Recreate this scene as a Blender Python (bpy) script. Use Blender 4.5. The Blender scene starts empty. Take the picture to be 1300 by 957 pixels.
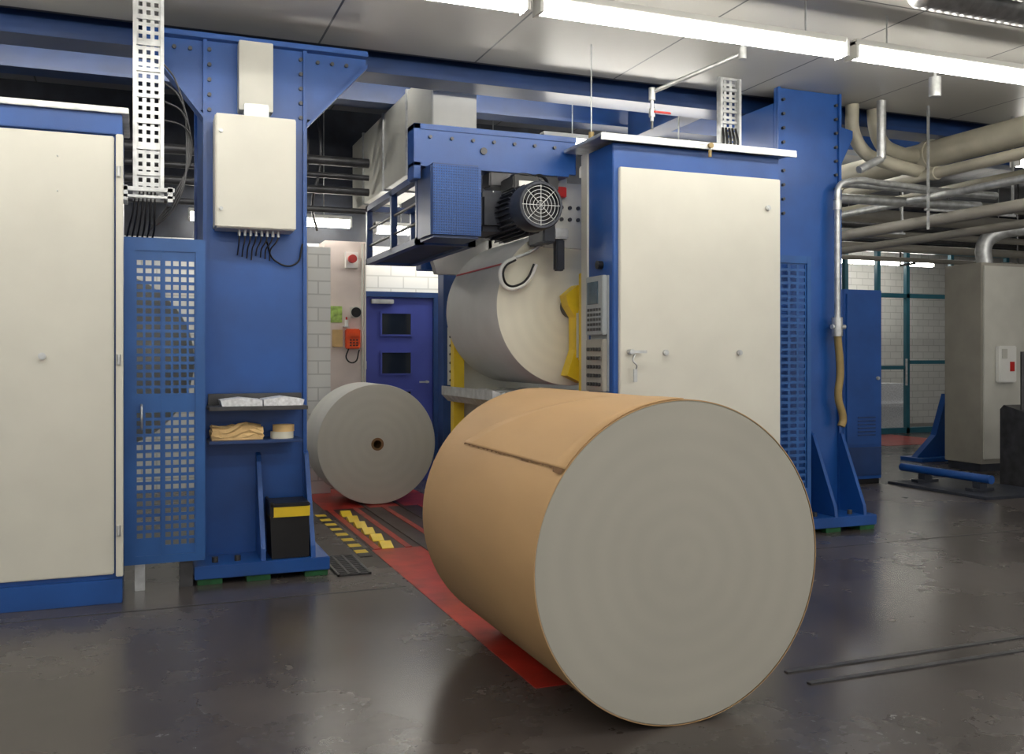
import bpy, bmesh, math, random
from mathutils import Vector, Matrix
random.seed(4)
scene=bpy.context.scene
try:
    scene.view_settings.view_transform='Standard'
except Exception: pass

# ------------------------------------------------------------ materials
def lin(c):
    return tuple(((v/255)/12.92 if v/255<=0.04045 else ((v/255+0.055)/1.055)**2.4) for v in c)
def mat(name,col,rough=0.5,metal=0.0,var=0.06,scale=6.0,bump=0.0,bscale=60.0,spec=0.5,coat=0.0,stretch=None):
    m=bpy.data.materials.new(name); m.use_nodes=True
    nt=m.node_tree; b=nt.nodes['Principled BSDF']
    tc=nt.nodes.new('ShaderNodeTexCoord'); mp=nt.nodes.new('ShaderNodeMapping')
    if stretch: mp.inputs['Scale'].default_value=stretch
    nt.links.new(tc.outputs['Object'],mp.inputs[0])
    n=nt.nodes.new('ShaderNodeTexNoise'); n.inputs['Scale'].default_value=scale; n.inputs['Detail'].default_value=5
    nt.links.new(mp.outputs[0],n.inputs['Vector'])
    r=nt.nodes.new('ShaderNodeValToRGB')
    c=lin(col)
    lo=tuple(max(0,v*(1-var*2)) for v in c)+(1,); hi=tuple(min(1,v*(1+var*2)) for v in c)+(1,)
    r.color_ramp.elements[0].position=.3; r.color_ramp.elements[1].position=.7
    r.color_ramp.elements[0].color=lo; r.color_ramp.elements[1].color=hi
    nt.links.new(n.outputs['Fac'],r.inputs[0]); nt.links.new(r.outputs[0],b.inputs['Base Color'])
    b.inputs['Roughness'].default_value=rough; b.inputs['Metallic'].default_value=metal
    b.inputs['Specular IOR Level'].default_value=spec
    if coat: b.inputs['Coat Weight'].default_value=coat
    if bump:
        n2=nt.nodes.new('ShaderNodeTexNoise'); n2.inputs['Scale'].default_value=bscale
        nt.links.new(mp.outputs[0],n2.inputs['Vector'])
        bp=nt.nodes.new('ShaderNodeBump'); bp.inputs['Strength'].default_value=bump; bp.inputs['Distance'].default_value=.01
        nt.links.new(n2.outputs['Fac'],bp.inputs['Height']); nt.links.new(bp.outputs[0],b.inputs['Normal'])
    return m
def emis(name,col,s):
    m=bpy.data.materials.new(name); m.use_nodes=True
    b=m.node_tree.nodes['Principled BSDF']
    b.inputs['Base Color'].default_value=lin(col)+(1,)
    b.inputs['Emission Color'].default_value=lin(col)+(1,); b.inputs['Emission Strength'].default_value=s
    return m

M={}
M['blue']=mat('blue_paint',(24,75,146),.38,0,.10,2.5,.05,120)
M['bluedk']=mat('dark_blue_paint',(26,56,106),.4,0,.1,3)
M['blue2']=mat('blue_gate_paint',(36,86,150),.4,0,.08,3)
M['cream']=mat('cream_enamel',(208,206,195),.42,0,.025,2.0,.02,40)
M['white']=mat('white_enamel',(225,225,220),.4,0,.03,3)
M['lgray']=mat('light_gray_enamel',(192,191,182),.45,0,.04,3)
M['mgray']=mat('warm_gray_enamel',(152,148,138),.45,0,.05,3)
M['silver']=mat('galvanised_steel',(190,192,192),.4,.6,.12,14)
M['dsteel']=mat('dark_steel',(70,70,72),.4,.4,.15,9)
M['black']=mat('black_plastic',(16,16,18),.4,0,.1,9)
M['dark']=mat('dark_machine_paint',(40,44,54),.5,0,.2,6)
M['red']=mat('red_plastic',(190,30,24),.4,0,.05,9)
M['orange']=mat('orange_plastic',(225,80,20),.45,0,.05,9)
M['yellow']=mat('yellow_paint',(222,190,40),.42,0,.06,5)
M['green']=mat('green_foot',(28,92,50),.6,0,.15,15)
M['beige']=mat('beige_pipe',(172,167,150),.45,0,.07,4)
M['hose']=mat('ochre_hose',(150,128,80),.55,0,.1,5)
M['kraft']=mat('kraft_wrap',(191,155,110),.62,0,.04,3.0,.10,22,stretch=(1,.35,1))
M['core']=mat('cardboard_core',(120,88,56),.8,0,.1,9)
M['paperedge']=mat('paper_side',(205,202,186),.7,0,.03,4)
M['paperwht']=mat('paper_web',(200,199,194),.55,0,.03,3)
M['card']=mat('brown_cardboard',(206,174,122),.8,0,.08,8)
M['page']=mat('book_pages',(218,220,224),.7,0,.12,40)
M['door']=mat('door_blue',(58,70,150),.45,0,.05,3)
M['pink']=mat('pinkish_plaster',(212,199,192),.7,0,.04,3)
M['teal']=mat('teal_frame',(46,106,124),.4,0,.05,4)
M['glass']=mat('dark_glass',(30,36,44),.08,0,.1,4)
M['ctrl']=mat('control_panel_gray',(150,156,158),.45,0,.04,9)
M['screen']=mat('lcd_screen',(60,84,100),.2,0,.1,20)
M['tube']=emis('fluorescent_tube',(255,251,242),24.0)
M['greenb']=mat('poster_green',(150,180,90),.6,0,.3,18)

def face_mat(name,col):
    m=bpy.data.materials.new(name); m.use_nodes=True; nt=m.node_tree; b=nt.nodes['Principled BSDF']
    tc=nt.nodes.new('ShaderNodeTexCoord'); w=nt.nodes.new('ShaderNodeTexWave')
    w.wave_type='RINGS'; w.rings_direction='Y'; w.inputs['Scale'].default_value=3.1; w.inputs['Distortion'].default_value=3
    w.inputs['Detail'].default_value=5; w.inputs['Detail Scale'].default_value=.5
    n=nt.nodes.new('ShaderNodeTexNoise'); n.inputs['Scale'].default_value=3; n.inputs['Detail'].default_value=6
    nt.links.new(tc.outputs['Object'],w.inputs['Vector']); nt.links.new(tc.outputs['Object'],n.inputs['Vector'])
    mx=nt.nodes.new('ShaderNodeMath'); mx.operation='MULTIPLY_ADD'; mx.inputs[1].default_value=.3
    nt.links.new(w.outputs['Fac'],mx.inputs[0]); nt.links.new(n.outputs['Fac'],mx.inputs[2])
    r=nt.nodes.new('ShaderNodeValToRGB'); c=lin(col)
    r.color_ramp.elements[0].position=.3; r.color_ramp.elements[1].position=1.0
    r.color_ramp.elements[0].color=tuple(v*.96 for v in c)+(1,); r.color_ramp.elements[1].color=tuple(min(1,v*1.04) for v in c)+(1,)
    nt.links.new(mx.outputs[0],r.inputs[0]); nt.links.new(r.outputs[0],b.inputs['Base Color']); b.inputs['Roughness'].default_value=.75
    return m
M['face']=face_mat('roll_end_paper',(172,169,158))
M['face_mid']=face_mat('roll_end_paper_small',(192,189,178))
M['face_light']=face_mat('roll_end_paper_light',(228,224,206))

def brick_mat(name,c1,mort,sx,sz,axis='XZ',rough=.5,ms=.008,metal=0):
    m=bpy.data.materials.new(name); m.use_nodes=True; nt=m.node_tree; b=nt.nodes['Principled BSDF']
    tc=nt.nodes.new('ShaderNodeTexCoord'); sp=nt.nodes.new('ShaderNodeSeparateXYZ'); cb=nt.nodes.new('ShaderNodeCombineXYZ')
    nt.links.new(tc.outputs['Object'],sp.inputs[0])
    nt.links.new(sp.outputs[axis[0]],cb.inputs['X']); nt.links.new(sp.outputs[axis[1]],cb.inputs['Y'])
    br=nt.nodes.new('ShaderNodeTexBrick'); br.offset=0.0 if axis=='XY' else .5
    br.inputs['Scale'].default_value=1; br.inputs['Brick Width'].default_value=sx; br.inputs['Row Height'].default_value=sz
    br.inputs['Mortar Size'].default_value=ms; c=lin(c1)
    br.inputs['Color1'].default_value=c+(1,); br.inputs['Color2'].default_value=tuple(v*.93 for v in c)+(1,)
    br.inputs['Mortar'].default_value=lin(mort)+(1,)
    nt.links.new(cb.outputs[0],br.inputs['Vector']); nt.links.new(br.outputs['Color'],b.inputs['Base Color'])
    b.inputs['Roughness'].default_value=rough; b.inputs['Metallic'].default_value=metal
    return m
M['tile']=brick_mat('white_brick_wall',(222,222,218),(192,192,188),.30,.14)
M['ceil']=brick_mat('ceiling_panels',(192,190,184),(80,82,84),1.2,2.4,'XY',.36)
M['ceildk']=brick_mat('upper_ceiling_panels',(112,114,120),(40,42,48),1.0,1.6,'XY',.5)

def floor_mat():
    m=bpy.data.materials.new('polished_concrete_floor'); m.use_nodes=True; nt=m.node_tree; b=nt.nodes['Principled BSDF']
    tc=nt.nodes.new('ShaderNodeTexCoord')
    n=nt.nodes.new('ShaderNodeTexNoise'); n.inputs['Scale'].default_value=.7; n.inputs['Detail'].default_value=9; n.inputs['Roughness'].default_value=.6
    n2=nt.nodes.new('ShaderNodeTexNoise'); n2.inputs['Scale'].default_value=9; n2.inputs['Detail'].default_value=6
    for q in (n,n2): nt.links.new(tc.outputs['Object'],q.inputs['Vector'])
    a=nt.nodes.new('ShaderNodeMath'); a.operation='MULTIPLY_ADD'; a.inputs[1].default_value=.2
    nt.links.new(n2.outputs['Fac'],a.inputs[0]); nt.links.new(n.outputs['Fac'],a.inputs[2])
    r=nt.nodes.new('ShaderNodeValToRGB'); e=r.color_ramp.elements
    e[0].position=.4; e[0].color=lin((56,52,51))+(1,); e[1].position=.85; e[1].color=lin((92,86,83))+(1,)
    nt.links.new(a.outputs[0],r.inputs[0]); nt.links.new(r.outputs[0],b.inputs['Base Color'])
    r2=nt.nodes.new('ShaderNodeMapRange'); r2.inputs['From Min'].default_value=.4; r2.inputs['From Max'].default_value=.85
    r2.inputs['To Min'].default_value=.21; r2.inputs['To Max'].default_value=.33
    nt.links.new(a.outputs[0],r2.inputs[0]); nt.links.new(r2.outputs[0],b.inputs['Roughness'])
    n3=nt.nodes.new('ShaderNodeTexNoise'); n3.inputs['Scale'].default_value=2.2; n3.inputs['Detail'].default_value=2
    nt.links.new(tc.outputs['Object'],n3.inputs['Vector'])
    bp=nt.nodes.new('ShaderNodeBump'); bp.inputs['Strength'].default_value=.05; bp.inputs['Distance'].default_value=.03
    nt.links.new(n3.outputs['Fac'],bp.inputs['Height']); nt.links.new(bp.outputs[0],b.inputs['Normal'])
    return m
M['floor']=floor_mat()
M['redfloor']=mat('red_floor_paint',(168,48,38),.3,0,.16,5,.05,30)
M['rail']=mat('floor_rail_steel',(66,52,52),.35,.3,.2,8)

# ------------------------------------------------------------ builders
parents={}
def P(name):
    e=bpy.data.objects.new(name,None); scene.collection.objects.link(e); e.empty_display_size=.1
    parents[e.name]=(e,[]); return e
def fin(me,name,par,m,smooth=None):
    me.materials.append(M[m] if isinstance(m,str) else m)
    o=bpy.data.objects.new(name,me); scene.collection.objects.link(o)
    if smooth is not None:
        for p in me.polygons: p.use_smooth=True
        me.set_sharp_from_angle(angle=math.radians(smooth))
    if par is not None: parents[par.name][1].append(o)
    return o
def bm2(bm,name,par,m,smooth=None):
    bmesh.ops.recalc_face_normals(bm,faces=bm.faces)
    me=bpy.data.meshes.new(name); bm.to_mesh(me); bm.free()
    return fin(me,name,par,m,smooth)
def addbox(bm,x0,x1,y0,y1,z0,z1):
    vs=[bm.verts.new(p) for p in [(x0,y0,z0),(x1,y0,z0),(x1,y1,z0),(x0,y1,z0),(x0,y0,z1),(x1,y0,z1),(x1,y1,z1),(x0,y1,z1)]]
    for f in [(0,3,2,1),(4,5,6,7),(0,1,5,4),(1,2,6,5),(2,3,7,6),(3,0,4,7)]: bm.faces.new([vs[i] for i in f])
def box(par,name,x0,x1,y0,y1,z0,z1,m,bev=.004):
    bm=bmesh.new(); addbox(bm,x0,x1,y0,y1,z0,z1)
    if bev: bmesh.ops.bevel(bm,geom=bm.edges[:],offset=min(bev,abs(x1-x0)*.3,abs(y1-y0)*.3,abs(z1-z0)*.3),segments=2,affect='EDGES')
    return bm2(bm,name,par,m)
def boxes(par,name,lst,m):
    bm=bmesh.new()
    for b in lst: addbox(bm,*b)
    return bm2(bm,name,par,m)
def addcyl(bm,p0,p1,r,seg=24,r2=None):
    p0=Vector(p0);p1=Vector(p1);d=p1-p0;L=d.length
    mt=Matrix.Translation((p0+p1)/2)@d.to_track_quat('Z','Y').to_matrix().to_4x4()
    bmesh.ops.create_cone(bm,cap_ends=True,segments=seg,radius1=r,radius2=r if r2 is None else r2,depth=L,matrix=mt)
def cyl(par,name,p0,p1,r,m,seg=24,r2=None):
    bm=bmesh.new(); addcyl(bm,p0,p1,r,seg,r2); return bm2(bm,name,par,m,40)
def cyls(par,name,lst,m,seg=16):
    bm=bmesh.new()
    for a in lst: addcyl(bm,a[0],a[1],a[2],seg)
    return bm2(bm,name,par,m,40)
def tube(par,name,pts,r,m,smooth=True):
    cu=bpy.data.curves.new(name,'CURVE'); cu.dimensions='3D'; cu.bevel_depth=r; cu.bevel_resolution=3; cu.resolution_u=8; cu.use_fill_caps=True
    sp=cu.splines.new('BEZIER' if smooth else 'POLY')
    if smooth:
        sp.bezier_points.add(len(pts)-1)
        for b,p in zip(sp.bezier_points,pts): b.co=p; b.handle_left_type=b.handle_right_type='AUTO'
    else:
        sp.points.add(len(pts)-1)
        for b,p in zip(sp.points,pts): b.co=tuple(p)+(1,)
    o=bpy.data.objects.new(name,cu); scene.collection.objects.link(o)
    dg=bpy.context.evaluated_depsgraph_get(); me=bpy.data.meshes.new_from_object(o.evaluated_get(dg))
    bpy.data.objects.remove(o); me.materials.clear()
    return fin(me,name,par,m,50)
def prism(par,name,poly,axis,a0,a1,m):
    def mk(u,v,a): return {'x':(a,u,v),'y':(u,a,v),'z':(u,v,a)}[axis]
    bm=bmesh.new(); A=[bm.verts.new(mk(u,v,a0)) for u,v in poly]; B=[bm.verts.new(mk(u,v,a1)) for u,v in poly]
    bm.faces.new(A); bm.faces.new(B[::-1]); n=len(poly)
    for i in range(n): bm.faces.new([A[i],A[(i+1)%n],B[(i+1)%n],B[i]])
    return bm2(bm,name,par,m)
def lathe(par,name,prof,cx,cz,m,seg=160,smooth=35,axis='y'):
    bm=bmesh.new(); rings=[]
    def mk(r,y,a):
        u=cx+r*math.cos(a); v=cz+r*math.sin(a)
        return (u,y,v) if axis=='y' else (y,u,v)
    for r,y in prof:
        if r<1e-6: rings.append([bm.verts.new(mk(0,y,0))])
        else: rings.append([bm.verts.new(mk(r,y,2*math.pi*i/seg)) for i in range(seg)])
    for a,b in zip(rings[:-1],rings[1:]):
        for i in range(seg):
            j=(i+1)%seg
            if len(a)==1 and len(b)==1: continue
            if len(a)==1: bm.faces.new([a[0],b[i],b[j]])
            elif len(b)==1: bm.faces.new([a[i],a[j],b[0]])
            else: bm.faces.new([a[i],a[j],b[j],b[i]])
    return bm2(bm,name,par,m,smooth)
def perf(par,name,x0,x1,z0,z1,y,nx,nz,fx,fz,m,t=.004,skip=()):
    bm=bmesh.new(); xs=[x0];zs=[z0]; px=(x1-x0)/nx; pz=(z1-z0)/nz
    for i in range(nx): xs+= [x0+px*(i+.5-fx/2), x0+px*(i+.5+fx/2)]
    for k in range(nz): zs+= [z0+pz*(k+.5-fz/2), z0+pz*(k+.5+fz/2)]
    xs.append(x1);zs.append(z1)
    g=[[bm.verts.new((a,y,b)) for b in zs] for a in xs]
    for i in range(len(xs)-1):
        for k in range(len(zs)-1):
            if i%2==1 and k%2==1 and (k//2) not in skip: continue
            bm.faces.new([g[i][k],g[i+1][k],g[i+1][k+1],g[i][k+1]])
    o=bm2(bm,name,par,m); s=o.modifiers.new('thick','SOLIDIFY'); s.thickness=t; return o
def shell(par,name,cx,cz,R,fy0,fy1,t0,t1,m,n=60,thick=.004):
    bm=bmesh.new(); rows=[]
    for i in range(n+1):
        a=math.radians(t0+(t1-t0)*i/n); ya=fy0(i/n); yb=fy1(i/n)
        rows.append([bm.verts.new((cx+R*math.cos(a),ya+(yb-ya)*k/10,cz+R*math.sin(a))) for k in range(11)])
    for a,b in zip(rows[:-1],rows[1:]):
        for k in range(10): bm.faces.new([a[k],a[k+1],b[k+1],b[k]])
    o=bm2(bm,name,par,m,60); s=o.modifiers.new('thick','SOLIDIFY'); s.thickness=thick; s.offset=0; return o

# ------------------------------------------------------------ room shell
box(None,'floor',-8,19,-5,17,-.1,0,'floor',0)
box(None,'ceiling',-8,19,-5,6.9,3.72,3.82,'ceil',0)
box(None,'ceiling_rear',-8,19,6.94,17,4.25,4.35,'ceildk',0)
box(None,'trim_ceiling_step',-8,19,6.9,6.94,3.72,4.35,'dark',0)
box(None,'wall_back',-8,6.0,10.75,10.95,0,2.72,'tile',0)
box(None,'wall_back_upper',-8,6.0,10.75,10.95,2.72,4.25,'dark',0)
box(None,'wall_hall_side',6.0,6.2,10.75,15.8,0,4.25,'tile',0)
box(None,'wall_hall_back',6.0,19,15.8,16,0,4.25,'tile',0)
box(None,'wall_left',-8.2,-8,-5,17,0,4.25,'lgray',0)
box(None,'wall_right',19,19.2,-5,17,0,4.25,'lgray',0)
box(None,'wall_pillar',1.87,2.33,10.4,10.74,0,2.72,'pink',.004)

# floor markings and rails
p=P('red_floor_lane')
box(p,'paint_front',1.6,2.75,3.8,6.95,0,.004,'redfloor',0)
box(p,'paint_rear',1.6,2.75,8.9,10.3,0,.004,'redfloor',0)
box(p,'track_plate',1.6,2.75,6.95,8.9,0,.004,'rail',0)
boxes(p,'track_rails',[(x,x+.035,3.8,10.3,.004,.012) for x in (1.98,2.32)],'rail')
boxes(p,'track_red_edges',[(x,x+.05,6.95,8.9,.004,.009) for x in (1.62,1.86,2.14,2.5)],'redfloor')
p=P('hazard_strip')
bs=[];bk=[]
for i in range(16):
    y=6.75+i*.12; (bs if i%2 else bk).append((1.47,1.56,y,y+.12,0,.004))
boxes(p,'yellow_bands',bs,'yellow'); boxes(p,'black_bands',bk,'black')
p=P('yellow_floor_wedges')
for i in range(6):
    x=1.68; y=6.95+i*.3
    prism(p,'wedge_%d'%i,[(y,.005),(y+.14,.005),(y+.14,.028),(y+.11,.045),(y,.01)],'x',x,x+.09,'yellow')
p=P('red_hall_floor_marking'); box(p,'paint',11.2,12.9,12.0,13.7,0,.004,'redfloor',0)
p=P('floor_expansion_joint'); boxes(p,'joint_strips',[(-8,1.55,5.78,5.79,0,.002),(2.8,19,5.78,5.79,0,.002)],'dsteel')
p=P('floor_rail'); boxes(p,'rail_strips',[(2.75,16,3.40,3.43,0,.006),(2.75,16,3.56,3.59,0,.006)],'dsteel')
p=P('floor_drain_grate')
boxes(p,'grate_bars',[(1.2,1.42,6.2+i*.04,6.215+i*.04,0,.012) for i in range(16)]+[(x,x+.015,6.2,6.82,0,.014) for x in (1.2,1.27,1.34,1.41)],'dsteel')

# ------------------------------------------------------------ white cabinets
def knob(par,name,x,y,z,r=.016):
    bm=bmesh.new(); addcyl(bm,(x,y,z),(x,y-.02,z),r,20); addcyl(bm,(x,y-.02,z),(x,y-.026,z),r*.6,16); bm2(bm,name,par,'silver',40)
c=P('press_cabinet')
box(c,'carcass',-1.65,-.105,6.04,6.6,.0,2.86,'blue',.006)
box(c,'door_panel',-1.6,-.15,6.015,6.045,.17,2.74,'cream',.006)
box(c,'roof_plate',-1.7,-.07,5.98,6.65,2.87,2.905,'silver',.004)
box(c,'base_plinth',-1.65,-.105,6.01,6.04,0,.14,'blue',.004)
box(c,'top_band',-1.65,-.105,6.01,6.04,2.75,2.87,'blue',.004)
box(c,'side_strip',-.14,-.10,5.99,6.04,.16,2.75,'cream',.004)
cyls(c,'hinges',[((-.125,5.985,z),(-.125,5.985,z+.06),.012) for z in (.4,1.4,2.5)],'silver')
knob(c,'door_lock',-.53,6.015,1.45,.02)
for z in (2.6,2.4): knob(c,'rivet',-.45,6.015,z,.004)

c=P('press_cabinet')
box(c,'carcass',3.06,4.46,5.88,6.36,.0,2.94,'blue',.006)
box(c,'door_panel',3.10,4.45,5.85,5.885,.15,2.77,'cream',.006)
box(c,'roof_plate',2.93,4.56,5.80,6.42,2.96,2.985,'silver',.004)
box(c,'side_rear_panel',3.045,3.065,6.26,6.36,.1,2.94,'lgray',.002)
box(c,'roof_lip',2.93,4.56,5.80,5.815,2.935,2.965,'silver',.002)
box(c,'base_plinth',3.06,4.46,5.86,5.89,0,.13,'blue',.003)
for x in (3.46,4.08): knob(c,'door_lock',x,5.85,1.475,.02)
knob(c,'badge',4.33,5.85,2.55,.02)
bm=bmesh.new(); addcyl(bm,(3.17,5.85,1.48),(3.17,5.80,1.48),.018); addbox(bm,3.15,3.28,5.79,5.81,1.47,1.49); bm2(bm,'door_handle',c,'silver',40)
tube(c,'key_ring',[(3.19,5.80,1.46),(3.17,5.79,1.42),(3.20,5.79,1.38),(3.19,5.8,1.35)],.006,'silver')
box(c,'key_tag',3.175,3.205,5.79,5.80,1.27,1.36,'silver',.002)
bm=bmesh.new(); addcyl(bm,(3.8,5.82,2.96),(3.8,5.78,2.96),.02); addcyl(bm,(3.8,5.80,2.93),(3.8,5.80,2.88),.012); bm2(bm,'roof_eye_bolt',c,'hose',40)
c=P('control_console')
box(c,'upper_housing',3.005,3.044,5.93,6.2,1.60,2.02,'ctrl',.006)
box(c,'mounting_plate',3.044,3.059,5.93,6.2,1.2,2.02,'ctrl',.002)
box(c,'screen',3.0,3.008,6.0,6.17,1.82,1.98,'screen',.002)
boxes(c,'keypad',[(2.998,3.006,5.96+i*.045,5.985+i*.045,1.63+k*.035,1.65+k*.035) for i in range(5) for k in range(5)],'dsteel')
box(c,'lower_housing',3.005,3.044,5.93,6.2,1.2,1.57,'mgray',.006)
cyls(c,'push_buttons',[((3.008,5.97+i*.045,1.25+k*.062),(2.992,5.97+i*.045,1.25+k*.062),.013) for i in range(5) for k in range(5)],'dsteel')
cyls(c,'signal_lamps',[((3.06,6.05,2.1),(3.02,6.05,2.1),.03)],'black')

# ------------------------------------------------------------ press columns
def column(x0,x1,ytop,zt,wings,name='press_column'):
    c=P(name)
    box(c,'front_plate',x0,x1,6.60,6.64,.12,zt,'blue',.004)
    box(c,'left_web',x0,x0+.05,6.64,7.3,.12,min(zt,3.59),'blue',.003)
    box(c,'right_web',x1-.05,x1,6.64,7.3,.12,min(zt,3.59),'blue',.003)
    box(c,'rear_plate',x0-.02,x1+.02,7.3,7.34,.12,min(zt,3.59),'blue',.003)
    boxes(c,'edge_ribs',[(x0,x0+.025,6.575,6.6,.12,zt),(x1-.025,x1,6.575,6.6,.12,zt)],'blue')
    box(c,'base_plate',x0-.07,x1+.1,6.26,7.36,.04,.125,'blue',.005)
    for xx in (x0-.05,x1-.06,x0+.25): box(c,'levelling_foot',xx,xx+.15,6.28,6.5,0,.04,'green',.003)
    for gx in (x0+.34,x1-.02): prism(c,'base_gusset',[(6.6,.125),(6.28,.125),(6.29,.2),(6.56,.78),(6.6,.8)],'x',gx,gx+.03,'blue')
    cyls(c,'anchor_bolts',[((x,6.36,.125),(x,6.36,.16),.02) for x in (x0+.06,x0+.2,x1-.1)],'dsteel')
    if wings:
        for s,xa,ext in ((1,x1,.42),(-1,x0,.36)):
            prism(c,'top_bracket',[(xa,zt),(xa+s*ext,zt),(xa+s*ext,zt-.05),(xa+s*.04,zt-.46),(xa,zt-.46)],'y',6.62,6.65,'blue')
            a=(xa+s*ext,zt-.05);b=(xa,zt-.5)
            prism(c,'bracket_flange',[a,(a[0],a[1]-.025),(b[0],b[1]-.025),b],'y',6.56,6.7,'blue')
            cyls(c,'bracket_bolts',[((xa+s*(.08+i*.1),6.62,zt-.06),(xa+s*(.08+i*.1),6.6,zt-.06),.013) for i in range(3)]+[((xa-s*.04,6.6,zt-.06-i*.1),(xa-s*.04,6.58,zt-.06-i*.1),.013) for i in range(5)],'dsteel')
        box(c,'top_flange',x0-.36,x1+.42,6.54,7.04,zt,zt+.035,'blue',.003)
    else:
        cyls(c,'plate_bolts',[((x1-.05,6.6,zt-.1-i*.12),(x1-.05,6.575,zt-.1-i*.12),.013) for i in range(9)]+[((x0+.06,6.6,zt-.1-i*.12),(x0+.06,6.575,zt-.1-i*.12),.013) for i in range(9)],'dsteel')
        prism(c,'side_bracket',[(x1,3.45),(x1+.16,3.42),(x1+.16,3.36),(x1,3.05)],'y',6.62,6.65,'blue')
    return c
column(.38,1.06,6.6,3.55,True)
column(4.98,5.64,6.6,3.715,False)

p=P('overhead_beam'); box(p,'flange_low',-8,8,7.05,7.35,3.60,3.64,'bluedk',.002); box(p,'web',-8,8,7.18,7.22,3.64,3.95,'bluedk',0); box(p,'flange_up',-8,8,7.05,7.35,3.95,3.99,'bluedk',.002)
p=P('overhead_beam'); box(p,'flange_low',-8,16,8.9,9.15,3.88,3.91,'bluedk',.002); box(p,'web',-8,16,9.0,9.05,3.91,4.24,'bluedk',0)
for x in (1.25,4.7,8.2,-2.3):
    p=P('overhead_cross_beam'); box(p,'flange',x,x+.24,7.36,8.88,3.70,3.74,'bluedk',.002); box(p,'web',x+.1,x+.14,7.36,8.88,3.74,4.24,'bluedk',0)

def tray(x0,x1,y,z0,z1,n):
    t=P('cable_tray')
    perf(t,'perforated_back',x0+.02,x1-.02,z0,z1,y,3,n,.5,.55,'silver',.003)
    box(t,'side_rail_a',x0,x0+.022,y-.05,y+.01,z0,z1,'silver',.002)
    box(t,'side_rail_b',x1-.022,x1,y-.05,y+.01,z0,z1,'silver',.002)
    boxes(t,'rungs',[(x0,x1,y-.02,y-.005,z0+(z1-z0)*k/8-.01,z0+(z1-z0)*k/8+.012) for k in range(9)],'silver')
    return t
t=tray(-.05,.13,6.3,2.42,3.71,26)
boxes(t,'lower_bracket',[(-.11,.19,6.2,6.23,2.46,2.485),(-.11,.19,6.2,6.23,2.42,2.435),(-.11,-.08,6.2,6.4,2.40,2.49),(.15,.18,6.2,6.4,2.40,2.49)],'silver')
for i in range(6): tube(t,'cable',[(-.03+i*.022,6.29,2.5),(-.05+i*.025,6.29,2.34),(-.08+i*.03,6.36,2.22),(-.1+i*.02,6.55,2.1)],.006,'black')
for i in range(4): tube(t,'cable_loop',[(.12,6.34,3.3-i*.12),(.2+i*.02,6.36,3.2-i*.1),(.27+i*.01,6.4,2.8),(.2,6.4,2.4+i*.03),(.05,6.42,2.25)],.006,'dsteel')
t=tray(4.36,4.56,6.55,3.0,3.71,16)
for i in range(5): tube(t,'cable',[(4.38+i*.03,6.5,3.3),(4.37+i*.035,6.48,3.15),(4.36+i*.03,6.55,3.0)],.01,'black')

b=P('junction_box')
box(b,'housing',.44,.955,6.36,6.574,2.28,3.02,'cream',.012)
box(b,'door',.445,.95,6.345,6.36,2.285,3.015,'cream',.006)
for z in (2.4,2.9): knob(b,'quarter_turn_lock',.475,6.345,z,.012)
box(b,'conduit_duct',.60,.82,6.47,6.598,3.08,3.54,'lgray',.004)
box(b,'conduit_neck',.63,.79,6.45,6.598,3.02,3.12,'silver',.004)
cyls(b,'cable_glands',[((.60+i*.036,6.46,2.28),(.60+i*.036,6.46,2.245),.011) for i in range(8)],'silver')
for i in range(8): tube(b,'cable',[(.60+i*.036,6.46,2.245),(.60+i*.034,6.47,2.21),(.60+i*.03,6.52,2.17),(.60+i*.03,6.58,2.13-.01*(i%4))],.005,'dsteel')
tube(b,'long_cable',[(.78,6.5,2.22),(.84,6.56,2.10),(.98,6.58,2.08),(1.03,6.57,2.22)],.006,'black')
p=P('wall_shelf'); box(p,'shelf',.40,1.02,6.28,6.574,1.10,1.125,'dsteel',.003); box(p,'back_lip',.41,1.02,6.55,6.573,1.125,1.20,'dsteel',.002)
p=P('open_log_book')
prism(p,'left_pages',[(.48,1.127),(.73,1.127),(.73,1.165),(.60,1.18),(.47,1.165)],'y',6.30,6.54,'page')
prism(p,'right_pages',[(.74,1.127),(.99,1.127),(1.0,1.165),(.87,1.185),(.74,1.167)],'y',6.30,6.54,'page')
p=P('wall_shelf'); box(p,'shelf',.40,.99,6.30,6.574,.885,.905,'bluedk',.003)
p=P('cardboard_packet')
bm=bmesh.new(); addbox(bm,.42,.74,6.35,6.52,.907,.995)
bmesh.ops.subdivide_edges(bm,edges=bm.edges[:],cuts=6,use_grid_fill=True)
for v in bm.verts:
    if v.co.z>.92: v.co+=Vector((random.uniform(-.008,.008),random.uniform(-.008,.008),random.uniform(-.012,.01)+.012*math.sin(v.co.x*22)))
bm2(bm,'packet',p,'card')
p=P('adhesive_tape_roll')
bm=bmesh.new(); addcyl(bm,(.87,6.42,.906),(.87,6.42,.95),.075,32); bm2(bm,'tape_lower',p,'paperedge',40)
bm=bmesh.new(); addcyl(bm,(.88,6.42,.951),(.88,6.42,.995),.07,32); bm2(bm,'tape_upper',p,'card',40)
p=P('waste_bin')
prism(p,'tub',[(.79,.128),(1.03,.128),(1.03,.40),(.78,.40)],'y',6.30,6.54,'black')
prism(p,'yellow_rim',[(.778,.40),(1.032,.40),(1.034,.465),(.776,.465)],'y',6.285,6.55,'yellow')
box(p,'lid',.775,1.035,6.28,6.555,.465,.49,'black',.006)
box(p,'liner_fold',.776,.80,6.28,6.56,.40,.50,'black',.004)

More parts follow.
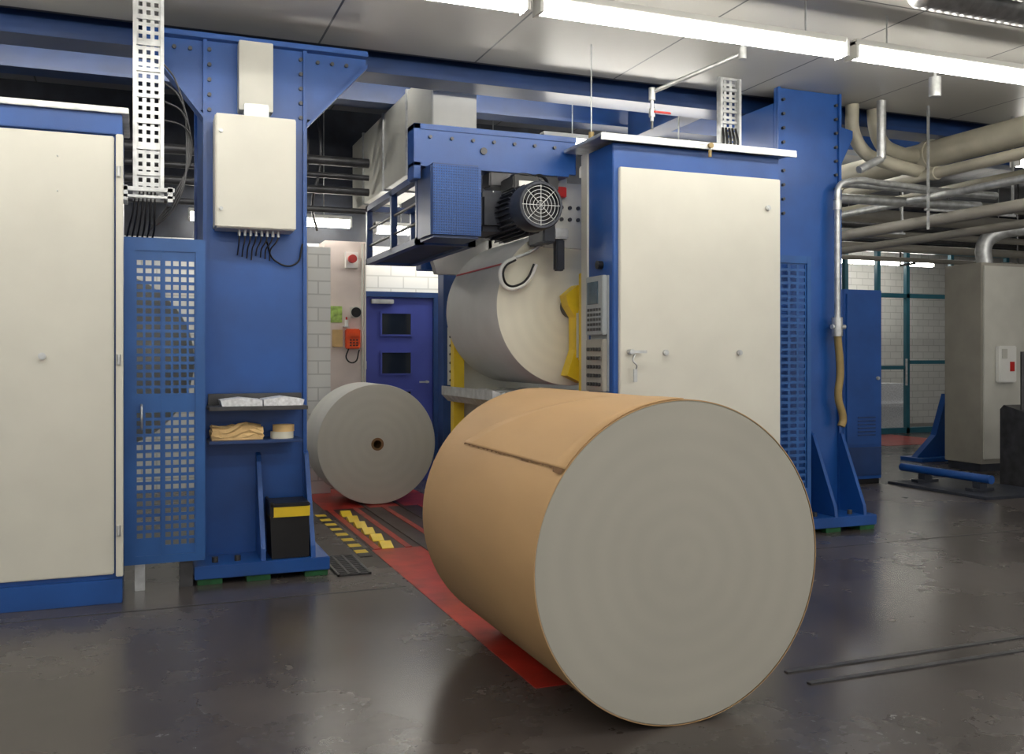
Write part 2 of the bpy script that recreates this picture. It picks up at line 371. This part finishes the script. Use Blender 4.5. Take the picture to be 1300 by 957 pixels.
g=P('safety_gate')
perf(g,'mesh_left',-.035,.115,.22,2.10,6.25,3,38,.7,.62,'blue2',.006,(0,1,18,19,37))
perf(g,'mesh_right',.13,.315,.22,2.10,6.25,4,38,.7,.62,'blue2',.006,(0,18,19,37))
boxes(g,'frame',[(-.10,-.035,6.235,6.27,.17,2.18),(.115,.13,6.235,6.27,.17,2.18),(.315,.372,6.235,6.27,.17,2.18),(-.035,.315,6.236,6.268,2.10,2.18),(-.035,.315,6.236,6.268,.17,.22)],'blue2')
tube(g,'pull_handle',[(.0,6.235,1.0),(.0,6.19,1.02),(.0,6.19,1.13),(.0,6.235,1.15)],.008,'silver')
box(g,'floor_post',.22,.30,6.272,6.34,0,.18,'dsteel',.002); box(g,'floor_post_b',-.04,.02,6.272,6.33,0,.18,'silver',.002)
g=P('safety_gate')
perf(g,'mesh',4.58,4.9,.35,2.22,6.45,4,34,.72,.6,'blue2',.006)
perf(g,'mesh_b',4.9,5.16,.35,2.22,6.45,3,34,.72,.6,'blue2',.006)
boxes(g,'frame',[(4.52,4.58,6.43,6.47,0,2.28),(5.16,5.2,6.43,6.47,.13,2.28),(4.58,5.16,6.431,6.469,2.22,2.28),(4.58,5.16,6.431,6.469,.28,.35)],'blue2')

# ------------------------------------------------------------ paper rolls
def roll(name,cx,y0,y1,cz,R,side,core=.045,facem='face'):
    r=P(name)
    lathe(r,'end_face',[(core,y0),(R-.010,y0),(R-.003,y0+.003)],cx,cz,facem)
    lathe(r,'body',[(R-.003,y0+.003),(R,y0+.012),(R,y1-.012),(R-.01,y1),(core,y1)],cx,cz,side)
    lathe(r,'core_tube',[(core,y1),(core*.8,y1),(core*.8,y0-.001),(core*1.25,y0-.001),(core*1.25,y0+.001)],cx,cz,'core',48)
    return r
r=P('wrapped_paper_roll'); X,Z,R=1.985,.64,.64
lathe(r,'end_face',[(0,3.216),(R-.008,3.216),(R-.004,3.219)],X,Z,'face')
lathe(r,'kraft_wrapper',[(R-.0045,3.214),(R-.001,3.214),(R,3.218),(R,4.69),(R-.006,4.70),(0,4.70)],X,Z,'kraft')
jag=[random.uniform(-.006,.006) for _ in range(80)]
shell(r,'wrapper_flap',X,Z,R+.0035,lambda t:3.216,lambda t:3.35+1.05*t**.8+jag[int(t*60)],90,143,'kraft')
bm=bmesh.new(); prev=None
for i in range(61):
    y=3.216+(4.38-3.216)*i/60; a0=math.radians(143.0); a1=math.radians(143.3+random.uniform(0,.7)+(1.4 if i<5 else 0))
    v0=bm.verts.new((X+(R+.006)*math.cos(a0),y,Z+(R+.006)*math.sin(a0))); v1=bm.verts.new((X+(R+.005)*math.cos(a1),y,Z+(R+.005)*math.sin(a1)))
    if prev: bm.faces.new([prev[0],v0,v1,prev[1]])
    prev=(v0,v1)
bm2(bm,'torn_edge',r,'core')
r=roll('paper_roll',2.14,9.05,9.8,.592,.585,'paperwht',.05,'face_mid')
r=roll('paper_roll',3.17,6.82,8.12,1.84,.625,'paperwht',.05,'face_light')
shell(r,'red_tape',3.17,1.84,.628,lambda t:6.84,lambda t:8.1,147,148.6,'red',6,.003)
r=roll('paper_roll',-.27,7.1,8.4,1.42,.62,'paperwht',.05)

# ------------------------------------------------------------ reel stand
s=P('reel_stand')
box(s,'rear_panel',2.80,4.9,8.42,8.62,0,3.0,'lgray',.006)
box(s,'cradle_tray',2.62,3.7,7.0,8.2,1.04,1.10,'silver',.02)
prism(s,'cradle_lip',[(2.56,1.10),(2.62,1.04),(2.72,1.04),(2.62,1.16),(2.56,1.18)],'y',6.95,8.3,'silver')
box(s,'pedestal',2.75,3.7,7.0,8.42,0,1.04,'lgray',.01)
cyls(s,'tray_rollers',[((2.7+i*.2,7.02,1.13),(2.7+i*.2,8.2,1.13),.03) for i in range(5)],'silver')
box(s,'yellow_post',2.63,2.73,8.15,8.25,0,1.66,'yellow',.005)
box(s,'yellow_guard',3.10,3.18,6.45,6.52,.0,2.08,'yellow',.005)
prism(s,'chuck_arm',[(3.05,1.30),(3.18,1.24),(3.34,1.30),(3.36,1.80),(3.30,1.97),(3.14,2.0),(3.04,1.92),(3.06,1.84),(3.12,1.75),(3.12,1.5)],'y',6.62,6.74,'yellow')
box(s,'chuck_arm_cover',3.12,3.32,6.56,6.62,1.42,1.8,'lgray',.02)
cyl(s,'chuck',(3.17,6.74,1.84),(3.17,6.819,1.84),.09,'dsteel')
cyls(s,'chuck_arm_rear',[((3.17,8.121,1.84),(3.17,8.42,1.84),.09)],'dsteel')
box(s,'splicer_plate',3.0,3.06,6.64,6.9,2.46,2.95,'lgray',.006)
box(s,'splicer_face',2.86,3.30,6.62,6.66,2.28,2.78,'lgray',.004)
box(s,'splicer_side',2.80,2.9,6.5,6.8,2.30,2.60,'dark',.01)
box(s,'splicer_clamp',2.90,3.02,6.52,6.62,2.34,2.42,'silver',.01)
box(s,'splicer_link',2.93,3.0,6.55,6.62,2.10,2.34,'dark',.01)
cyls(s,'splicer_bolts',[((2.93+.07*i,6.62,2.5+.09*k),(2.93+.07*i,6.605,2.5+.09*k),.015) for i in range(4) for k in range(2)],'dsteel')
cyls(s,'splicer_rollers',[((2.86,6.8,2.53),(2.86,8.4,2.53),.05),((2.98,6.9,2.56),(2.98,8.4,2.56),.04)],'silver')
cyls(s,'splicer_knobs',[((2.80,6.55+.1*i,2.42+.07*(i%2)),(2.76,6.55+.1*i,2.42+.07*(i%2)),.025) for i in range(3)],'black')
box(s,'emergency_box',2.94,3.02,6.56,6.62,2.66,2.74,'red',.006)
prism(s,'web_guide_plate',[(2.45,2.36),(2.62,2.50),(3.0,2.54),(3.0,2.2),(2.5,2.2)],'y',8.25,8.35,'paperwht')
box(s,'blue_crosshead',2.40,3.1,8.42,8.6,2.25,2.62,'blue',.005)
p=P('web_tension_hook')
tube(p,'hook',[(2.66,6.72,2.20),(2.56,6.72,2.14),(2.54,6.72,2.04),(2.60,6.74,1.97),(2.70,6.74,1.98),(2.78,6.74,2.04),(2.84,6.74,2.16)],.017,'white')
tube(p,'hook_inner',[(2.66,6.71,2.185),(2.575,6.71,2.13),(2.56,6.71,2.05),(2.61,6.73,1.99),(2.70,6.73,2.0),(2.765,6.73,2.05),(2.82,6.73,2.16)],.009,'black')
tube(p,'hook_stem',[(2.66,6.72,2.20),(2.80,6.72,2.26),(2.9,6.7,2.34)],.012,'silver')
s=P('blue_side_panel')
box(s,'panel',2.92,3.14,9.4,9.6,0,2.45,'bluedk',.005)
box(s,'button_plate',2.96,3.08,9.385,9.4,1.15,1.75,'lgray',.003)
cyls(s,'buttons',[((2.99+.05*i,9.385,1.2+k*.09),(2.99+.05*i,9.37,1.2+k*.09),.014) for i in range(2) for k in range(6)],'dsteel')

s=P('drive_beam')
box(s,'beam_web',1.80,3.04,6.44,6.47,2.81,3.07,'blue',.003)
box(s,'top_flange',1.78,3.04,6.43,6.60,3.05,3.09,'blue',.003)
box(s,'bottom_flange',1.78,2.98,6.43,6.60,2.79,2.82,'blue',.003)
box(s,'end_plate',1.78,1.83,6.43,6.60,2.70,3.09,'blue',.003)
cyls(s,'bolts',[((1.9+i*.16,6.44,3.0),(1.9+i*.16,6.42,3.0),.012) for i in range(7)]+[((2.3,6.44,2.93),(2.3,6.42,2.93),.025)],'dsteel')
box(s,'slide_block',2.35,2.9,6.44,6.6,2.68,2.79,'dsteel',.01)
m_=P('drive_motor')
box(m_,'belt_guard_body',1.85,2.22,6.24,6.60,2.27,2.785,'bluedk',.02)
perf(m_,'belt_guard_mesh',1.86,2.21,2.29,2.77,6.232,20,26,.5,.5,'blue',.003)
box(m_,'gear_housing',2.22,2.48,6.30,6.75,2.34,2.62,'dark',.04)
cx,cz=2.51,2.47
lathe(m_,'motor_body',[(0,6.75),(.12,6.75),(.15,6.7),(.15,6.05),(.165,6.04),(.165,5.88),(.155,5.86),(.14,5.86),(.14,5.93),(0,5.93)],cx,cz,'dark',48)
bm=bmesh.new()
for i in range(28):
    a=2*math.pi*i/28
    q=bmesh.ops.create_cube(bm,size=1)['verts']
    bmesh.ops.scale(bm,vec=(.03,.6,.005),verts=q); bmesh.ops.translate(bm,vec=(.16,0,0),verts=q)
    bmesh.ops.rotate(bm,cent=(0,0,0),matrix=Matrix.Rotation(a,3,'Y'),verts=q); bmesh.ops.translate(bm,vec=(cx,6.37,cz),verts=q)
bm2(bm,'cooling_fins',m_,'dark')
bm=bmesh.new()
for rr in (.03,.055,.08,.105,.13):
    for i in range(32):
        a=2*math.pi*i/32;b=2*math.pi*(i+1)/32
        addcyl(bm,(cx+rr*math.cos(a),5.87,cz+rr*math.sin(a)),(cx+rr*math.cos(b),5.87,cz+rr*math.sin(b)),.002,6)
for i in range(8):
    a=2*math.pi*i/8; addcyl(bm,(cx,5.868,cz),(cx+.145*math.cos(a),5.868,cz+.145*math.sin(a)),.0025,6)
bm2(bm,'fan_grille',m_,'silver')
bm=bmesh.new()
for i in range(7):
    a=2*math.pi*i/7
    q=bmesh.ops.create_cube(bm,size=1)['verts']
    bmesh.ops.scale(bm,vec=(.09,.004,.045),verts=q); bmesh.ops.rotate(bm,cent=(0,0,0),matrix=Matrix.Rotation(.6,3,'X'),verts=q); bmesh.ops.translate(bm,vec=(.08,0,0),verts=q)
    bmesh.ops.rotate(bm,cent=(0,0,0),matrix=Matrix.Rotation(a,3,'Y'),verts=q); bmesh.ops.translate(bm,vec=(cx,5.905,cz),verts=q)
bm2(bm,'fan_blades',m_,'dsteel')
box(m_,'terminal_box',2.42,2.62,6.15,6.4,2.62,2.72,'black',.01)
tube(m_,'motor_cable',[(2.6,6.25,2.70),(2.66,6.27,2.75),(2.74,6.3,2.72),(2.78,6.45,2.6)],.012,'black')
tube(m_,'motor_cable_b',[(2.45,6.3,2.71),(2.5,6.35,2.755),(2.65,6.35,2.76),(2.78,6.42,2.7)],.01,'black')
box(m_,'rating_label',2.46,2.6,6.14,6.15,2.64,2.68,'white',0)
s=P('reel_carriage_frame')
L=[]
for z in (2.28,2.76):
    L+=[(1.9,1.96,6.78,8.5,z,z+.05),(2.3,2.36,6.78,8.5,z,z+.05),(1.9,2.36,8.44,8.5,z,z+.05),(1.9,2.36,6.78,6.84,z,z+.05)]
for y in (6.78,7.55,8.44): L+=[(1.9,1.95,y,y+.05,2.3,2.8),(2.31,2.36,y,y+.05,2.3,2.8)]
boxes(s,'frame_bars',L,'bluedk'); box(s,'lower_tray',1.96,2.3,6.8,8.4,2.3,2.33,'dark',.003)
cyls(s,'guide_rods',[((1.93,6.8,z),(1.93,8.45,z),.012) for z in (2.45,2.6)],'dsteel')

d=P('air_duct')
box(d,'duct_end',2.24,2.62,7.50,7.54,3.1,3.85,'white',.004)
box(d,'duct_body',2.24,2.62,7.54,10.7,3.1,3.85,'lgray',.004)
boxes(d,'seam_flanges',[(2.225,2.635,y,y+.03,3.085,3.865) for y in (8.3,9.2,10.1)],'silver')

# ------------------------------------------------------------ centre background
d=P('door_1')
box(d,'leaf',2.38,3.18,10.66,10.74,0,2.13,'door',.004)
boxes(d,'frame',[(2.335,2.38,10.62,10.749,0,2.19),(3.18,3.24,10.62,10.749,0,2.19),(2.38,3.18,10.62,10.749,2.13,2.19)],'bluedk')
for i,z in enumerate((1.70,1.25,.80,.35)):
    boxes(d,'pane_frame',[(2.55,2.93,10.64,10.662,z-.02,z),(2.55,2.93,10.64,10.662,z+.24,z+.26),(2.55,2.57,10.64,10.662,z,z+.24),(2.91,2.93,10.64,10.662,z,z+.24)],'door')
    box(d,'pane',2.57,2.91,10.65,10.664,z,z+.24,'glass',0)
box(d,'door_closer',2.44,2.70,10.60,10.66,2.05,2.10,'silver',.006)
bm=bmesh.new(); addcyl(bm,(3.1,10.66,1.15),(3.1,10.6,1.15),.015); addbox(bm,3.0,3.115,10.585,10.605,1.14,1.16); bm2(bm,'door_handle',d,'silver')
def onwall(name,x0,x1,z0,z1,m,depth=.04,bev=.005,y=10.4):
    p=P(name); box(p,'body',x0,x1,y-depth,y,z0,z1,m,bev); return p
p=onwall('alarm_beacon',2.09,2.23,2.42,2.60,'white',.05); cyl(p,'red_lens',(2.16,10.35,2.52),(2.16,10.29,2.52),.045,'red')
p=P('alarm_siren'); cyl(p,'horn',(2.19,10.398,1.93),(2.19,10.27,1.93),.03,'lgray',24,.065); box(p,'bracket',2.15,2.23,10.36,10.4,1.87,1.99,'lgray',.005); cyl(p,'horn_mouth',(2.19,10.285,1.93),(2.19,10.265,1.93),.055,'black')
p=P('wall_telephone'); box(p,'housing',2.09,2.25,10.32,10.4,1.53,1.75,'orange',.012); box(p,'handset',2.11,2.23,10.29,10.32,1.66,1.71,'orange',.01); boxes(p,'keys',[(2.13+.035*i,2.15+.035*i,10.315,10.322,1.56+.03*k,1.575+.03*k) for i in range(3) for k in range(3)],'black'); tube(p,'cord',[(2.12,10.34,1.53),(2.10,10.34,1.42),(2.18,10.34,1.38),(2.24,10.34,1.52)],.008,'black')
p=onwall('paper_notice',1.95,2.06,1.55,1.74,'card',.05)
p=onwall('poster',1.92,2.06,1.82,2.00,'greenb',.01,0)
p=onwall('small_switch',2.30,2.33,1.3,1.4,'lgray',.03)
p=P('spray_bottle'); cyl(p,'bottle',(2.10,10.35,1.78),(2.10,10.35,1.85),.02,'white'); cyl(p,'neck',(2.10,10.35,1.85),(2.10,10.35,1.88),.01,'red'); box(p,'holder',2.07,2.13,10.32,10.4,1.765,1.78,'silver',.002)
p=P('conduit_pipes')
cyls(p,'pipes',[((2.28,10.38,0),(2.28,10.38,2.7),.012),((2.31,10.38,0),(2.31,10.38,2.7),.008)],'lgray')
p=P('tiled_partition'); box(p,'panel',1.62,1.86,10.0,10.05,0,2.6,'tile',.003); box(p,'edge',1.60,1.62,9.98,10.07,0,2.62,'lgray',.002)
p=P('overhead_cable_bundle')
for i in range(6):
    x=1.0+i*.13; tube(p,'cable',[(x,9.8,4.24),(x+.05,9.7,3.4),(x+random.uniform(-.1,.15),9.8,3.05),(x+.1,10.2,2.8)],.014,'dsteel')
cyls(p,'pipe_runs',[((-2,9.7,z),(2.2,9.7,z),r_) for z,r_ in ((3.45,.05),(3.3,.03),(3.15,.04),(2.95,.03))],'dsteel')

p=P('compressed_air_line')
cyls(p,'pipe',[((3.9-.0,5.55,3.56),(3.9,5.55,3.72),.016),((3.9,5.55,3.56),(3.44,6.0,3.36),.016),((3.44,6.0,3.36),(3.44,6.0,3.15),.013)],'silver')
cyls(p,'fittings',[((3.9,5.55,3.52),(3.9,5.55,3.6),.028),((3.44,6.0,3.3),(3.44,6.0,3.39),.025),((3.44,6.0,3.18),(3.44,6.0,3.24),.024)],'silver')
box(p,'valve_handle',3.44,3.58,5.965,5.98,3.205,3.22,'red',.004); cyl(p,'nozzle',(3.44,6,3.15),(3.44,6,3.09),.01,'dsteel')
p=P('hook_hanger'); cyl(p,'rod',(3.05,6.2,3.72),(3.05,6.2,3.08),.005,'silver'); cyl(p,'shackle',(3.05,6.2,3.08),(3.05,6.2,2.99),.02,'hose')
p=P('ceiling_sprinkler'); cyl(p,'cup',(5.7,5.6,3.45),(5.7,5.6,3.6),.045,'silver'); cyl(p,'rod',(5.7,5.6,3.6),(5.7,5.6,3.72),.01,'silver')

# ------------------------------------------------------------ right side pipes
p=P('pipe_bundle')
cyls(p,'main_pipes',[((7.0,3.2,3.37),(7.0,9.6,3.37),.125),((7.3,3.2,3.05),(7.3,10.6,3.05),.06),((6.75,3.2,3.12),(6.75,9.8,3.12),.05),((7.5,3.2,3.48),(7.5,10.6,3.48),.10)],'beige',28)
cyls(p,'steel_pipes',[((6.85,3.2,2.93),(6.85,10.6,2.93),.035),((7.6,3.2,2.85),(7.6,10.6,2.85),.05),((5.9,6.9,3.02),(7.8,6.9,3.02),.035),((5.9,7.1,2.92),(7.8,7.1,2.95),.045)],'silver',24)
cyls(p,'low_pipes',[((6.9,3.6,2.72),(6.9,10.6,2.72),.055),((7.25,3.6,2.62),(7.25,10.6,2.62),.04)],'mgray',24)
cyls(p,'couplings',[((7.0,y,3.37),(7.0,y+.08,3.37),.14) for y in (5.6,6.9,8.2)]+[((6.75,y,3.12),(6.75,y+.06,3.12),.062) for y in (5.4,6.6,7.8)],'beige',28)
tube(p,'bend_a',[(5.95,6.8,3.71),(5.97,6.8,3.45),(6.12,6.8,3.28),(6.3,6.8,3.23),(6.75,6.8,3.16)],.06,'beige')
tube(p,'bend_b',[(6.25,6.85,3.71),(6.27,6.85,3.55),(6.38,6.9,3.42),(6.6,6.95,3.36),(6.9,7.0,3.36)],.07,'beige')
cyls(p,'drop_pipe',[((6.1,6.6,3.71),(6.1,6.6,3.2),.04),((6.1,6.6,3.2),(5.85,6.6,3.08),.035)],'silver')
for y in (5.2,6.6,8.0): boxes(p,'hanger',[(6.62,7.72,y,y+.03,2.77,2.79),(6.64,6.655,y,y+.02,2.6,3.72),(7.68,7.695,y,y+.02,2.79,3.72)],'silver')
p=P('rear_service_pipes')
cyls(p,'pipes',[((6.3,10.95,z),(17,10.95,z),r_) for z,r_ in ((3.75,.07),(3.5,.10),(3.25,.05),(3.05,.06),(2.88,.035))],'mgray',20)
boxes(p,'hangers',[(x,x+.03,10.8,11.1,2.8,2.83) for x in (8.3,10.6,13)]+[(x,x+.02,11.08,11.1,2.8,4.25) for x in (8.3,10.6,13)],'dsteel')
p=P('column_standpipe')
cyl(p,'pipe',(5.53,6.5,1.7),(5.53,6.5,2.75),.026,'silver'); cyls(p,'fittings',[((5.53,6.5,1.62),(5.53,6.5,1.78),.045),((5.53,6.5,2.70),(5.53,6.5,2.78),.036),((5.47,6.5,1.7),(5.61,6.5,1.7),.02)],'silver')
tube(p,'hose',[(5.53,6.5,1.65),(5.56,6.5,1.3),(5.54,6.5,1.1),(5.59,6.5,.9),(5.57,6.5,.85)],.033,'hose')
tube(p,'top_elbow',[(5.53,6.5,2.78),(5.55,6.5,2.9),(5.66,6.5,2.95),(6.1,6.6,2.98),(6.7,6.7,2.99)],.028,'silver')
p=P('corrugated_duct')
prof=[]
for i in range(30): prof.append((.10+.012*(i%2),4.2+i*.03))
lathe(p,'duct',[(0,4.19)]+prof+[(0,5.09)],4.25,3.59,'silver',40,80,axis='x')
lathe(p,'duct_b',[(0,4.19)]+prof+[(0,5.09)],3.95,3.59,'silver',40,80,axis='x')

b=P('blue_switch_cabinet')
box(b,'carcass',7.32,7.86,8.5,9.1,.06,2.2,'blue',.006); box(b,'door',7.35,7.84,8.48,8.5,.45,2.15,'blue',.004); box(b,'plinth',7.34,7.84,8.52,9.08,0,.06,'black',.002)
box(b,'lower_drawer',7.35,7.84,8.48,8.5,.1,.42,'bluedk',.004); knob(b,'latch',7.78,8.48,1.2,.02)
boxes(b,'vent_slots',[(7.5,7.75,8.474,8.482,.55+.04*i,.565+.04*i) for i in range(6)],'bluedk')
for x0,x1 in ((9.75,10.55),(10.56,11.8)):
    c=P('gray_control_cabinet')
    box(c,'carcass',x0,x1,8.84,9.42,.1,2.62,'mgray',.008); box(c,'door',x0+.02,x1-.02,8.815,8.84,.16,2.58,'lgray',.006); box(c,'plinth',x0+.02,x1-.02,8.88,9.38,0,.1,'dark',.002)
    knob(c,'lock',x1-.08,8.815,1.45,.03)
p=P('power_outlet_box'); box(p,'body',9.95,10.24,8.74,8.815,1.12,1.58,'white',.012); box(p,'red_label',10.12,10.19,8.732,8.74,1.26,1.38,'red',0); box(p,'socket',9.98,10.07,8.73,8.74,1.42,1.54,'lgray',.004)
p=P('exhaust_pipe')
tube(p,'flue',[(10.1,9.1,2.62),(10.1,9.1,2.9),(10.2,9.0,3.02),(10.5,8.6,3.06),(11.4,7.6,3.1)],.10,'silver')
p=P('gray_machine_console')
prism(p,'body',[(7.5,0),(7.95,0),(7.95,.85),(7.9,.9),(7.5,.8)],'x',9.05,9.7,'dsteel'); box(p,'front_panel',9.08,9.67,7.47,7.499,.1,.7,'dsteel',.004)
cyl(p,'post',(9.1,7.7,.85),(9.1,7.7,1.5),.02,'dsteel')
p=P('blue_floor_bar'); cyl(p,'bar',(8.25,7.35,.16),(8.25,8.6,.16),.045,'blue'); boxes(p,'feet',[(8.2,8.3,7.45,7.55,.06,.12),(8.2,8.3,8.2,8.3,.06,.12),(8.1,8.4,7.45,7.55,.03,.06),(8.1,8.4,8.2,8.3,.03,.06)],'dark')
p=P('machine_floor_base'); box(p,'slab',7.9,8.9,7.1,8.45,0,.03,'dark',.004)
p=P('blue_brace_foot'); prism(p,'brace',[(9.95,.05),(10.6,.05),(10.6,.92),(10.5,.92),(10.3,.35)],'y',10.1,10.2,'blue'); box(p,'foot',9.9,10.65,9.95,10.35,0,.05,'blue',.004)
p=P('door_2')
F=[]
for x in (9.0,10.5,12.0,12.75,13.45,14.55,16.0): F.append((x,x+.08,13.9,13.98,0,3.45))
F+=[(9,16,13.9,13.98,0,.1),(9,16,13.9,13.98,3.4,3.46),(9,16,13.9,13.98,2.55,2.63),(12.8,13.45,13.9,13.98,1.2,1.27),(13.5,14.55,13.9,13.98,1.3,1.37)]
boxes(p,'frame',F,'teal')
cyl(p,'pull',(13.4,13.85,.9),(13.4,13.85,1.4),.02,'silver')
p=P('overhead_bulkhead'); box(p,'panel',6.2,19,14.0,14.1,3.48,4.24,'dark',0); cyls(p,'service_pipes',[((6.2,13.6,z),(18,13.6,z),r_) for z,r_ in ((3.6,.06),(3.85,.09),(4.05,.05))],'dsteel')
p=P('paper_stack'); boxes(p,'stack',[(13.7,14.5,14.9,15.5,0,.5),(13.75,14.45,14.95,15.45,.5,.9)],'page')

# ------------------------------------------------------------ fluorescent luminaires
def lamp(x0,L,y,z,ceil):
    l=P('fluorescent_lamp'); x1=x0+L
    box(l,'housing',x0,x1,y-.05,y+.05,z+.045,z+.085,'white',.004)
    boxes(l,'end_caps',[(x0,x0+.02,y-.06,y+.06,z-.04,z+.07),(x1-.02,x1,y-.06,y+.06,z-.04,z+.07)],'white')
    bm=bmesh.new(); addcyl(bm,(x0+.02,y,z),(x1-.02,y,z),.043,10); bm2(bm,'diffuser_tube',l,'tube',50)
    cyls(l,'suspension_rods',[((x,y,z+.08),(x,y,ceil),.006) for x in (x0+.3,x1-.3)],'silver',8)
for x in (-4.6,-2.37,-.14,2.09,4.32): lamp(x,2.17,4.95,3.43,3.72)
for x in (-4,-1.2,1.6,4.4,7.2): lamp(x,2.4,2.0,3.5,3.72)
for x in (-4,-.4,3.2,6.8): lamp(x,2.8,-1.2,3.5,3.72)
for x in (-1.8,1.6,5.1): lamp(x,2.8,8.2,4.1,4.25)  # invented fixtures tucked behind the front beam, added to brighten the rear zone
for x,y,z in ((-3,8.8,3.3),(.45,10.35,2.9),(2.4,10.3,2.85),(3.3,7.7,3.35),(4.6,9.6,3.5),(8.4,7.2,3.45),(8.6,11.5,3.6),(12,11.8,3.6)): lamp(x,1.7,y,z,4.25)
lamp(12.0,2.8,14.6,3.28,4.25)

for e,ch in parents.values():
    if not ch: continue
    vs=[v.co for o in ch for v in o.data.vertices]
    lo=Vector((min(v.x for v in vs),min(v.y for v in vs),min(v.z for v in vs))); hi=Vector((max(v.x for v in vs),max(v.y for v in vs),max(v.z for v in vs)))
    mx='paper_roll' in e.name
    c=Vector(((lo.x+hi.x)/2,(lo.y+hi.y)/2,(lo.z+hi.z)/2 if mx else lo.z))
    e.location=c
    for o in ch:
        o.data.transform(Matrix.Translation(-c)); o.parent=e

# ------------------------------------------------------------ world + camera
wd=bpy.data.worlds.new('hall_ambient'); scene.world=wd; wd.use_nodes=True
wd.node_tree.nodes['Background'].inputs[0].default_value=(1,.98,.96,1); wd.node_tree.nodes['Background'].inputs[1].default_value=1.0
cam=bpy.data.cameras.new('camera'); co=bpy.data.objects.new('camera',cam); scene.collection.objects.link(co)
cam.sensor_width=36; cam.lens=36*1200/1300; cam.shift_y=-26.5/1300; cam.clip_end=100
co.location=(0,0,1.45); co.rotation_euler=(math.radians(90),0,-math.radians(21.4))
scene.camera=co
